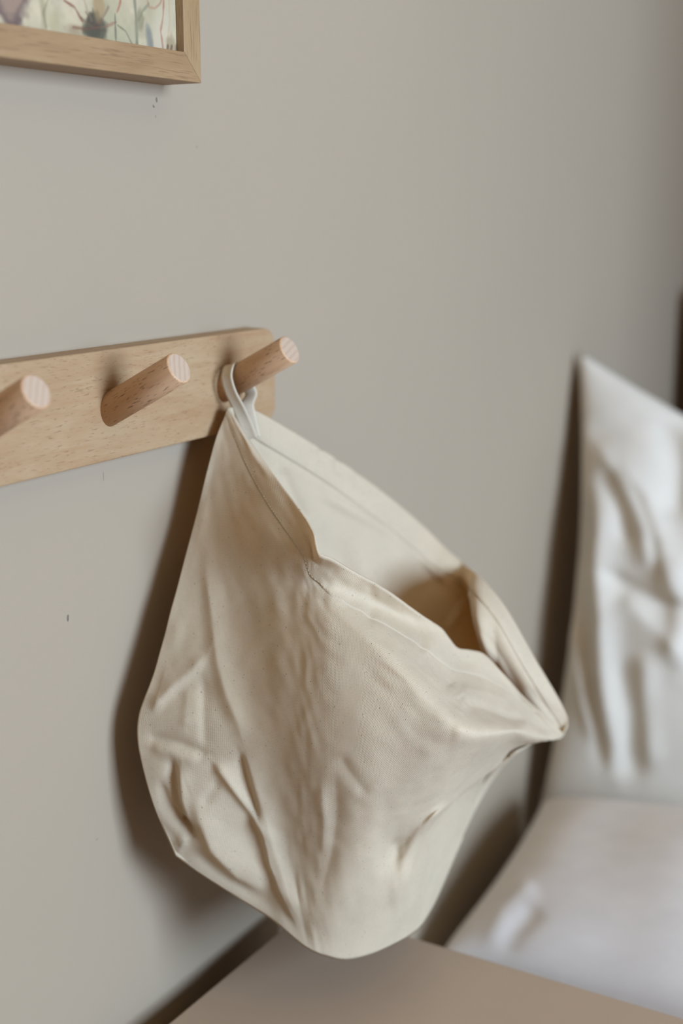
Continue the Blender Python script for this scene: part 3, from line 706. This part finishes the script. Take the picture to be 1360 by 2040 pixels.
    [(1124,1463,-.2450),(1123,1465,-.2450),(1121,1467,-.2451),(1120,1469,-.2451),(1118,1471,-.2450),(1115,1472,-.2447),(1112,1473,-.2442),(1109,1473,-.2436),(1105,1474,-.2430),(1101,1475,-.2423),(1098,1475,-.2416),(1094,1475,-.2408),(1090,1476,-.2400),(1086,1477,-.2391),(1081,1477,-.2381),(1076,1478,-.2370),(1072,1479,-.2360),(1068,1480,-.2351),(1065,1480,-.2344),(1061,1481,-.2334),(1055,1483,-.2320),(1047,1487,-.2303),(1038,1492,-.2284),(1027,1497,-.2258),(1018,1503,-.2220),(1009,1509,-.2164),(1000,1516,-.2093),(992,1522,-.2019),(985,1528,-.1950),(980,1532,-.1890),(977,1535,-.1833),(975,1538,-.1777),(972,1541,-.1720)],
]
# control threads of the wall side, from the back hem down (first five rows; the rest runs to the bottom seam)
BACK = [
    [(455, 811, -.031), (449, 824, -.032), (425, 890, -.034), (390, 1030, -.037), (350, 1180, -.038)],
    [(480, 815, -.030), (476, 850, -.030), (460, 930, -.030), (425, 1060, -.030), (390, 1200, -.030)],
    [(505, 817, -.032), (508, 874, -.030), (505, 950, -.030), (490, 1060, -.030), (470, 1200, -.030)],
    [(560, 848, -.036), (545, 897, -.036), (545, 980, -.036), (545, 1080, -.036), (540, 1200, -.036)],
    [(620, 884, -.043), (600, 930, -.043), (605, 1010, -.044), (610, 1100, -.045), (610, 1200, -.046)],
    [(680, 922, -.049), (660, 969, -.050), (665, 1040, -.052), (675, 1120, -.054), (680, 1210, -.056)],
    [(740, 965, -.056), (720, 1012, -.060), (727, 1080, -.065), (735, 1150, -.071), (745, 1230, -.078)],
    [(795, 1008, -.065), (775, 1054, -.069), (785, 1110, -.075), (795, 1175, -.082), (805, 1245, -.090)],
    [(845, 1052, -.077), (825, 1094, -.081), (838, 1140, -.087), (850, 1195, -.095), (862, 1260, -.103)],
    [(890, 1097, -.094), (872, 1135, -.098), (890, 1175, -.104), (905, 1225, -.111), (913, 1285, -.118)],
    [(932, 1130, -.118), (930, 1160, -.120), (952, 1200, -.124), (968, 1255, -.129), (968, 1320, -.132)],
    [(947, 1143, -.160), (940, 1178, -.170), (944, 1235, -.182), (962, 1300, -.184), (978, 1365, -.150)],
    [(1002, 1208, -.194), (990, 1240, -.200), (990, 1290, -.202), (995, 1340, -.197), (1002, 1400, -.160)],
    [(1062, 1312, -.218), (1045, 1335, -.219), (1040, 1370, -.216), (1038, 1410, -.206), (1030, 1450, -.178)],
    [(1127, 1425, -.240), (1112, 1440, -.236), (1095, 1452, -.232), (1075, 1462, -.220), (1058, 1474, -.200)],
    [(1124, 1463, -.245), (1118, 1471, -.245), (1105, 1474, -.243), (1090, 1476, -.240), (1072, 1479, -.236)],
]
NS, NH, NB = 300, 14, 190                                  # columns, rows of the hem, rows of the body
s01 = np.linspace(0, 1, NS)
rows = np.concatenate([np.linspace(0, 1, NH), np.linspace(1, 8, NB)[1:]])
PXf = grid_interp(FRONT, s01 * (len(FRONT) - 1), rows * 4)
Pf = at(PXf[..., 0], PXf[..., 1], PXf[..., 2])

CREASES = [                                                # (flank to the left of the line going down / below it going right, other flank)
    ([(410, 1120), (424, 1230), (434, 1320), (452, 1385), (476, 1440), (486, 1480)], .0034, (16, 24), 'a'),
    ([(412, 1306), (384, 1338), (345, 1370), (300, 1418)], .0036, (26, 9), 'a'),
    ([(403, 1345), (404, 1420), (406, 1490)], -.0018, (9, 18), 'a'),
    ([(375, 1370), (368, 1450)], .0014, (12, 18), 'a'),
    ([(284, 1468), (340, 1478), (390, 1495), (412, 1510), (438, 1538)], -.0027, (9, 14), 'a'),
    ([(300, 1487), (350, 1502), (395, 1517)], .0014, 12, 'g'),
    ([(405, 1508), (416, 1516), (424, 1511)], .0016, 7, 'g'),
    ([(418, 1512), (441, 1536), (463, 1565), (493, 1604), (526, 1652)], .0042, (8, 13), 'a'),
    ([(505, 1618), (524, 1652), (538, 1714), (562, 1773), (594, 1850)], .0050, (7, 24), 'a'),
    ([(478, 1500), (490, 1545), (503, 1588), (516, 1630)], -.0040, (15, 6), 'a'),
    ([(486, 1490), (504, 1545), (528, 1620), (548, 1690), (574, 1770), (602, 1846)], .0030, (14, 30), 'a'),
    ([(342, 1512), (347, 1555), (352, 1600), (368, 1640)], -.0050, (12, 8), 'a'),
    ([(360, 1530), (363, 1590), (376, 1628), (392, 1650)], .0040, (7, 18), 'a'),
    ([(320, 1560), (334, 1600), (358, 1634), (382, 1652)], -.0036, (10, 8), 'a'),
    ([(362, 1634), (376, 1650), (380, 1668)], -.0065, 11, 'g'),
    ([(350, 1702), (362, 1680), (380, 1655)], .0030, (9, 12), 'a'),
    ([(386, 1590), (404, 1640), (420, 1685), (470, 1742), (536, 1776)], .0056, (13, 40), 'a'),
    ([(384, 1690), (430, 1738), (500, 1784), (560, 1824)], -.0022, 13, 'g'),
    ([(438, 1556), (418, 1582), (402, 1602)], -.0014, 9, 'g'),
    ([(640, 1555), (645, 1630), (643, 1705)], .0016, (10, 14), 'a'),
    ([(668, 1540), (670, 1620), (660, 1700), (636, 1790)], -.0022, (22, 20), 'a'),
    ([(676, 1505), (700, 1545), (732, 1586)], -.0015, (14, 14), 'a'),
    ([(898, 1362), (918, 1390)], .0014, 10, 'g'),
    ([(922, 1396), (960, 1405), (1000, 1418), (1050, 1436)], -.0026, (26, 8), 'a'),
    ([(915, 1370), (960, 1378), (1015, 1398)], .0016, (16, 20), 'a'),
    ([(905, 1400), (870, 1470), (800, 1590), (745, 1700)], .0020, 34, 'g'),
    ([(735, 1160), (742, 1195), (738, 1240)], -.0014, 10, 'g'),
    ([(820, 1228), (838, 1262), (846, 1300)], -.0010, 10, 'g'),
    ([(845, 1300), (880, 1340), (902, 1378)], -.0015, 14, 'g'),
    ([(700, 1145), (690, 1175), (676, 1205)], .0009, 12, 'g'),
    ([(636, 1190), (700, 1238), (790, 1292)], -.0008, 12, 'g'),
    ([(540, 1130), (560, 1250), (566, 1400)], .0008, 22, 'g'),
    ([(1060, 1478), (1090, 1466), (1118, 1460)], .0016, 8, 'g'),
]
nf = grid_normals(Pf)
if (nf * (Pf - CAM)).sum() > 0:
    nf = -nf
disp = folds(PXf[..., 0], PXf[..., 1], CREASES)
rag = np.array([[noise.noise((float(p[0]) * 26, float(p[1]) * 26, float(p[2]) * 26)) for p in r_] for r_ in Pf])
rag2 = np.array([[noise.noise((float(p[0]) * 90, float(p[1]) * 90, float(p[2]) * 90)) for p in r_] for r_ in Pf])
edge = np.minimum(1, np.minimum(np.minimum(s01, 1 - s01)[:, None] * 30, (1 - np.linspace(0, 1, Pf.shape[1]))[None, :] * 14))
Pf = Pf + nf * ((disp + rag * .0012 + rag2 * .00035) * edge)[..., None]
# a shallow trench along the hem stitching, the cloth puffs on both sides of it
tr_ = -.00015 * np.exp(-((rows - 1) / .11) ** 2)
Pf = Pf + nf * (tr_[None, :] * edge)[..., None]

bot = PXf[:, -1, :]
Bdense = grid_interp([[c[0], c[1], c[2], c[3], c[4]] for c in BACK], s01 * (len(BACK) - 1), np.linspace(0, 4, 400))
topb = at(Bdense[..., 0], Bdense[..., 1], Bdense[..., 2])
rows_b = rows
Pb = np.zeros_like(Pf)
i4 = rows <= 4
for c in range(NS):
    for k in range(3):
        Pb[c, i4, k] = np.interp(rows[i4], np.linspace(0, 4, 400), topb[c, :, k])
# below row four: Hermite from the visible part down to the shared bottom seam, bellied towards the wall
t = (rows[~i4] - 4) / 4
p0, p1 = topb[:, -1], Pf[:, -1]
dir0 = topb[:, -1] - topb[:, -60]
dir0 /= np.linalg.norm(dir0, axis=-1, keepdims=True)
d0 = dir0 * np.linalg.norm(p1 - p0, axis=-1, keepdims=True) * 0.55
d1 = (p1 - p0) * 0.9
h00, h10, h01, h11 = 2 * t ** 3 - 3 * t ** 2 + 1, t ** 3 - 2 * t ** 2 + t, -2 * t ** 3 + 3 * t ** 2, t ** 3 - t ** 2
Pb[:, ~i4] = p0[:, None] * h00[None, :, None] + d0[:, None] * h10[None, :, None] + p1[:, None] * h01[None, :, None] + d1[:, None] * h11[None, :, None]
# both sides share the side folds
for side, w in ((0, np.clip(1 - s01 * 14, 0, 1)), (-1, np.clip(1 - (1 - s01) * 14, 0, 1))):
    w = w * w * (3 - 2 * w)
    Pb = Pb + (Pf[side] - Pb[side])[None] * w[:, None, None]
Pb[..., 1] = np.minimum(Pb[..., 1], -0.0225)
PXb = grid_interp([c for c in BACK], s01 * (len(BACK) - 1), np.minimum(rows, 4))
nb = grid_normals(Pb)
if (nb * (Pb - CAM)).sum() < 0:
    nb = -nb                                               # outwards: towards the wall
BCREASE = [
    ([(634, 893), (640, 925)], .0022, 8, 'g'), ([(668, 912), (676, 950)], .0026, 8, 'g'), ([(704, 940), (712, 975)], .0014, 8, 'g'),
    ([(640, 985), (720, 1030), (790, 1068)], -.0022, 10, 'g'), ([(560, 930), (590, 1000), (612, 1040)], .0030, 12, 'g'),
    ([(936, 1178), (912, 1215), (890, 1256)], -.0030, 7, 'g'),
    ([(1050, 1370), (1080, 1402), (1110, 1424)], .0018, 10, 'g'),
]
bm_mask = (rows < 4)[None, :] * np.minimum(1, np.minimum(s01, 1 - s01) * 30)[:, None]
Pb = Pb + nb * ((folds(PXb[..., 0], PXb[..., 1], BCREASE)) * bm_mask)[..., None]
Pb = Pb + nb * (.0006 * np.exp(-((rows - 1) / .11) ** 2))[None, :, None] * bm_mask[..., None]
UVf, UVb = arc_uv(Pf), arc_uv(Pb, (0.7, 0.0))

hang = at(480, 815, -.031)
bag = empty('canvas_bag', tuple(at(690, 1912, -.147)), 'unbleached canvas bag hanging by its loop from the last peg, mouth gaping open', 'bag')


def bag_part(name, r0, r1, thick, offset):
    mf, mb = sheet_mesh('f', Pf[:, r0:r1], UVf[:, r0:r1]), sheet_mesh('b', Pb[:, r0:r1], UVb[:, r0:r1], True)
    me = join_meshes(name, [mf, mb], 0.00004)
    bmn = bmesh.new(); bmn.from_mesh(me)
    bmesh.ops.recalc_face_normals(bmn, faces=bmn.faces)
    ref = min(bmn.faces, key=lambda f_: (f_.calc_center_median() - Vector(at(750, 1500 if r0 else 1200, -.17))).length)
    if ref.normal.dot(Vector(CAM) - ref.calc_center_median()) < 0:
        bmesh.ops.reverse_faces(bmn, faces=bmn.faces)
    bmn.to_mesh(me); bmn.free()
    o = link(name, me, M['canvas'], bag, True)
    so = o.modifiers.new('cloth_thickness', 'SOLIDIFY')
    so.thickness = thick; so.offset = offset; so.use_even_offset = False
    return o


bag_part('bag_body', NH - 2, len(rows), 0.0010, -1.0)
bag_part('hem', 0, NH, 0.0018, -0.86)

# stitching of the hem: one short thread after another along the stitch row
bm = bmesh.new()
for P_, n_, sgn in ((Pf, nf, 1.0), (Pb, -nb, 1.0)):
    line, nn = P_[:, NH - 2], n_[:, NH - 2]
    seg = np.linalg.norm(np.diff(line, axis=0), axis=1); cum = np.concatenate([[0], np.cumsum(seg)])
    for q in np.arange(0.004, cum[-1] - .004, 0.0028):
        a, b_ = [np.array([np.interp(v, cum, line[:, k]) for k in range(3)]) for v in (q, q + .0019)]
        up = np.array([np.interp(q, cum, nn[:, k]) for k in range(3)]) * .0006
        side = unit(np.cross(b_ - a, up)) * .00020
        mid = (a + b_) / 2 + up * 1.35
        vs = [bm.verts.new(tuple(v)) for v in (a + up * .5, mid + side, b_ + up * .5, mid - side, mid + up * .3)]
        for tri in ((0, 1, 4), (1, 2, 4), (2, 3, 4), (3, 0, 4)):
            bm.faces.new([vs[k] for k in tri])
tag(from_bm('stitching', bm, M['thread'], bag), kind='stuff')

# hanging loop: flat cotton tape over the peg, both ends sewn inside the hem
px3 = pegs_x[3]
lp = []
yc = -0.0274
path = [at(500, 874, -.0390), at(491, 850, -.0380), at(481, 827, -.0368), at(472, 807, -.0362), at(462, 788, -.0354), at(455, 770, -.0344), at(451, 751, -.0330)]
for a, y_, st in ((142, -.0308, .0034), (116, -.0288, .0018), (90, yc, .0013), (62, yc, .0013), (35, yc, .0013), (8, yc, .0014)):
    rl, pz = PEG_R + st, PEG_Z + math.tan(PEG_TILT) * (-RT - y_)   # st: how far the tape stands off the peg
    path.append((px3 + rl * math.cos(math.radians(a)), y_, pz + rl / math.cos(PEG_TILT) * math.sin(math.radians(a))))
path += [at(500, 782, -.0312), at(493, 806, -.0340), at(498, 836, -.0360), at(506, 872, -.0372)]
pth = np.array([[tuple(map(float, p))] * 2 for p in path])
dense = grid_interp(pth, np.linspace(0, len(path) - 1, 140), [0])[:, 0]
tan = np.gradient(dense, axis=0); tan /= np.linalg.norm(tan, axis=1, keepdims=True)
wid = np.array([0, -math.cos(PEG_TILT * .6), math.sin(PEG_TILT * .6)])
k_in = np.minimum(np.arange(140), np.arange(139, -1, -1)) / 38.0
tape = np.zeros((140, 7, 3))
for i in range(140):
    w0 = wid - tan[i] * (wid @ tan[i]); w0 /= np.linalg.norm(w0)
    w1 = np.array([.55, -.83, -.1]); w1 = w1 - tan[i] * (w1 @ tan[i]); w1 /= np.linalg.norm(w1)
    f_ = min(1.0, max(0.0, (k_in[i] * 38 - 8) / 26)); f_ = f_ * f_ * (3 - 2 * f_)
    if w0 @ w1 < 0:
        w1 = -w1
    ww = unit(w0 * f_ + w1 * (1 - f_))
    nn = unit(np.cross(tan[i], ww))
    for j in range(7):
        q = (j - 3) / 3
        tape[i, j] = dense[i] + ww * q * .0050 + nn * .0005 * (1 - q * q)
me = sheet_mesh('hanging_loop', tape, arc_uv(tape))
o = link('hanging_loop', me, M['tape'], bag, True)
so = o.modifiers.new('tape_thickness', 'SOLIDIFY'); so.thickness = 0.0012; so.offset = 0.0


# ------------------------------------------------------------------ low cabinet in front of the bed
CZ, CX1, CX0, CY0, CY1 = -0.615, 0.946, 0.12, -0.033, -0.47
cab = empty('low_cabinet', ((CX0 + CX1) / 2, (CY0 + CY1) / 2, ZF), 'low cabinet with a plain taupe painted top, beneath the hanging bag', 'cabinet')
from_bm('cabinet_top', box_bm(CX0, CX1, CY1, CY0, CZ - .022, CZ, 0.0015, 2), M['cabinet'], cab)
bm = box_bm(CX0 + .01, CX0 + .028, CY1 + .02, CY0 - .004, ZF + .06, CZ - .022, 0.001)
box_bm(CX1 - .028, CX1 - .01, CY1 + .02, CY0 - .004, ZF + .06, CZ - .022, 0.001, bm=bm)
box_bm(CX0 + .028, CX1 - .028, CY0 - .016, CY0 - .006, ZF + .06, CZ - .022, 0.001, bm=bm)
box_bm(CX0 + .028, CX1 - .028, CY1 + .02, CY0 - .016, ZF + .06, ZF + .078, 0.001, bm=bm)
from_bm('cabinet_body', bm, M['cabinet'], cab)
for x0, x1, kx in ((CX0 + .012, (CX0 + CX1) / 2 - .002, 1), ((CX0 + CX1) / 2 + .002, CX1 - .012, -1)):
    d_ = from_bm('door', box_bm(x0, x1, CY1 + .002, CY1 + .019, ZF + .065, CZ - .026, 0.0015), M['cabinet'], cab)
    bm = bmesh.new()
    bmesh.ops.create_uvsphere(bm, u_segments=16, v_segments=10, radius=0.012)
    xk = (x1 - .04) if kx == 1 else (x0 + .04)
    bmesh.ops.translate(bm, verts=bm.verts, vec=(xk, CY1 - .012, CZ - .10))
    r_ = bmesh.ops.create_cone(bm, cap_ends=True, segments=14, radius1=.005, radius2=.005, depth=.018, matrix=Matrix.Translation((xk, CY1 - .004, CZ - .10)) @ Matrix.Rotation(math.pi / 2, 4, 'X'))
    from_bm('knob', bm, M['metal'], d_, True)
for x in (CX0 + .04, CX1 - .04):
    for y in (CY1 + .05, CY0 - .04):
        bm = bmesh.new()
        bmesh.ops.create_cone(bm, cap_ends=True, segments=16, radius1=.012, radius2=.018, depth=.061, matrix=Matrix.Translation((x, y, ZF + .0305)))
        from_bm('leg', bm, M['dark_wood'], cab)


# ------------------------------------------------------------------ bed and pillows
BX0, BX1, BY0, BY1, BZ = 1.06, 2.04, -0.03, -0.98, -0.868
bed = empty('bed', ((BX0 + BX1) / 2, (BY0 + BY1) / 2, ZF), 'low bed under the white pillows, behind the taupe cabinet', 'bed')
from_bm('mattress', box_bm(BX0, BX1, BY1, BY0, BZ - .16, BZ, 0.035, 4), M['sheet'], bed, True)
from_bm('bed_base', box_bm(BX0 + .01, BX1 - .01, BY1 + .01, BY0 - .01, BZ - .24, BZ - .16, 0.004), M['dark_wood'], bed)
for x in (BX0 + .05, BX1 - .05):
    for y in (BY1 + .05, BY0 - .05):
        from_bm('leg', box_bm(x - .025, x + .025, y - .025, y + .025, ZF, BZ - .24, 0.003), M['dark_wood'], bed)


def pillow(name, label, corners, thick, nrm, mat, lines, puff=0.42, seed=1, pinch=.05):
    """corners: four world points of the seam (order round the outline), nrm: the side that faces out"""
    n = 110
    c = [Vector(p) for p in corners]
    s = np.linspace(-1, 1, n)
    SS, TT = np.meshgrid(s, s, indexing='ij')
    def bil(S_, T_):
        w = [(1 - S_) * (1 - T_) / 4, (1 + S_) * (1 - T_) / 4, (1 + S_) * (1 + T_) / 4, (1 - S_) * (1 + T_) / 4]
        return sum(w[k][..., None] * np.array(c[k]) for k in range(4))
    # the sides are drawn in between the corners
    S2, T2 = SS * (1 - pinch * (1 - TT ** 2) ** 1.0), TT * (1 - pinch * (1 - SS ** 2) ** 1.0)
    base = bil(S2, T2)
    hgt = ((1 - SS ** 2).clip(0) ** puff) * ((1 - TT ** 2).clip(0) ** puff)
    nv = np.array(unit(nrm))
    meshes = []
    for sgn in (1, -1):
        P = base + nv * (sgn * thick / 2 * hgt)[..., None]
        if sgn == 1:
            rel = P - CAM
            cc = rel @ RW
            PX, PY = CX + F * cc[..., 0] / cc[..., 2], CY - F * cc[..., 1] / cc[..., 2]
            dd = folds(PX, PY, lines)
        else:
            dd = np.zeros_like(hgt)
        rg = np.array([[noise.noise((float(p[0]) * 9 + seed, float(p[1]) * 9, float(p[2]) * 9)) for p in r_] for r_ in P]) * .006
        P = P + nv * sgn * ((dd + rg) * np.minimum(1, hgt * 1.6))[..., None]
        meshes.append(sheet_mesh('p', P, np.stack([SS * .3, TT * .3], -1), flip=False))
    me = join_meshes(name, meshes, 0.00005)
    bmn = bmesh.new(); bmn.from_mesh(me)
    bmesh.ops.recalc_face_normals(bmn, faces=bmn.faces)
    bmn.to_mesh(me); bmn.free()
    o = link(name, me, mat, None, True)
    tag(o, label, 'pillow')
    return o


UP = [
    ([(1185, 880), (1240, 960), (1280, 1050), (1300, 1150)], 0.0121, (30, 16), 'a'),
    ([(1225, 900), (1290, 990), (1320, 1080), (1335, 1200)], 0.0108, (18, 30), 'a'),
    ([(1200, 930), (1240, 1010), (1262, 1090)], -0.0095, 20, 'g'),
    ([(1180, 960), (1192, 1040), (1186, 1110), (1196, 1230), (1192, 1330), (1205, 1440), (1218, 1540)], 0.0175, (16, 30), 'a'),
    ([(1158, 1180), (1170, 1280), (1180, 1380), (1206, 1520)], -0.0162, 17, 'g'),
    ([(1138, 1230), (1148, 1320), (1165, 1400), (1192, 1490)], 0.0108, 14, 'g'),
    ([(1190, 1130), (1250, 1165), (1320, 1195), (1400, 1225)], -0.0108, (30, 14), 'a'),
    ([(1240, 1180), (1290, 1240), (1360, 1300)], 0.0095, (40, 24), 'a'),
    ([(1150, 985), (1160, 1060), (1150, 1130)], -0.0189, 20, 'g'),
    ([(1330, 830), (1345, 930), (1342, 1040)], -.014, 32, 'g'),
    ([(1290, 1290), (1282, 1400), (1296, 1530)], .007, (40, 26), 'a'),
    ([(1238, 1300), (1262, 1420), (1258, 1560)], -.008, 26, 'g'),
    ([(1160, 860), (1260, 845), (1340, 860)], -0.0068, 24, 'g'),
    ([(1345, 1100), (1356, 1220), (1352, 1340)], 0.0108, 26, 'g'),
]
pillow('pillow', 'pale grey-white creased pillow standing upright against the beige wall corner',
       [at(1152, 700, -.007), (1.75, -.68, -.49), (1.62, -.62, -.86), at(1072, 1622, -.022)], 0.15, (-.97, -.05, .22), M['linen_warm'], UP, .40, 3, .07)
LOW = [
    ([(968, 1890), (1000, 1810), (1060, 1750)], .006, (26, 20), 'a'),
    ([(1000, 1900), (1030, 1850), (1070, 1800)], -.005, 20, 'g'),
]
pillow('pillow', 'smooth bluish white pillow lying low in front of the creased upright one',
       [(1.205, -.035, -.800), (1.50, -.035, -.735), (1.50, -.74, -.700), (1.16, -.74, -.800)], 0.20, (-.18, .03, .98), M['linen_cool'], LOW, .40, 8, .05)

# dark thing blurred at the right edge of the photograph: the end of a headboard post by the corner
post = box_bm(2.055, 2.10, -.10, -.045, ZF, -.12, 0.012, 3)
hb = from_bm('bedpost', post, M['dark_wood'])
tag(hb, 'dark wooden bedpost end in the room corner behind the upright pillow', 'bedpost')
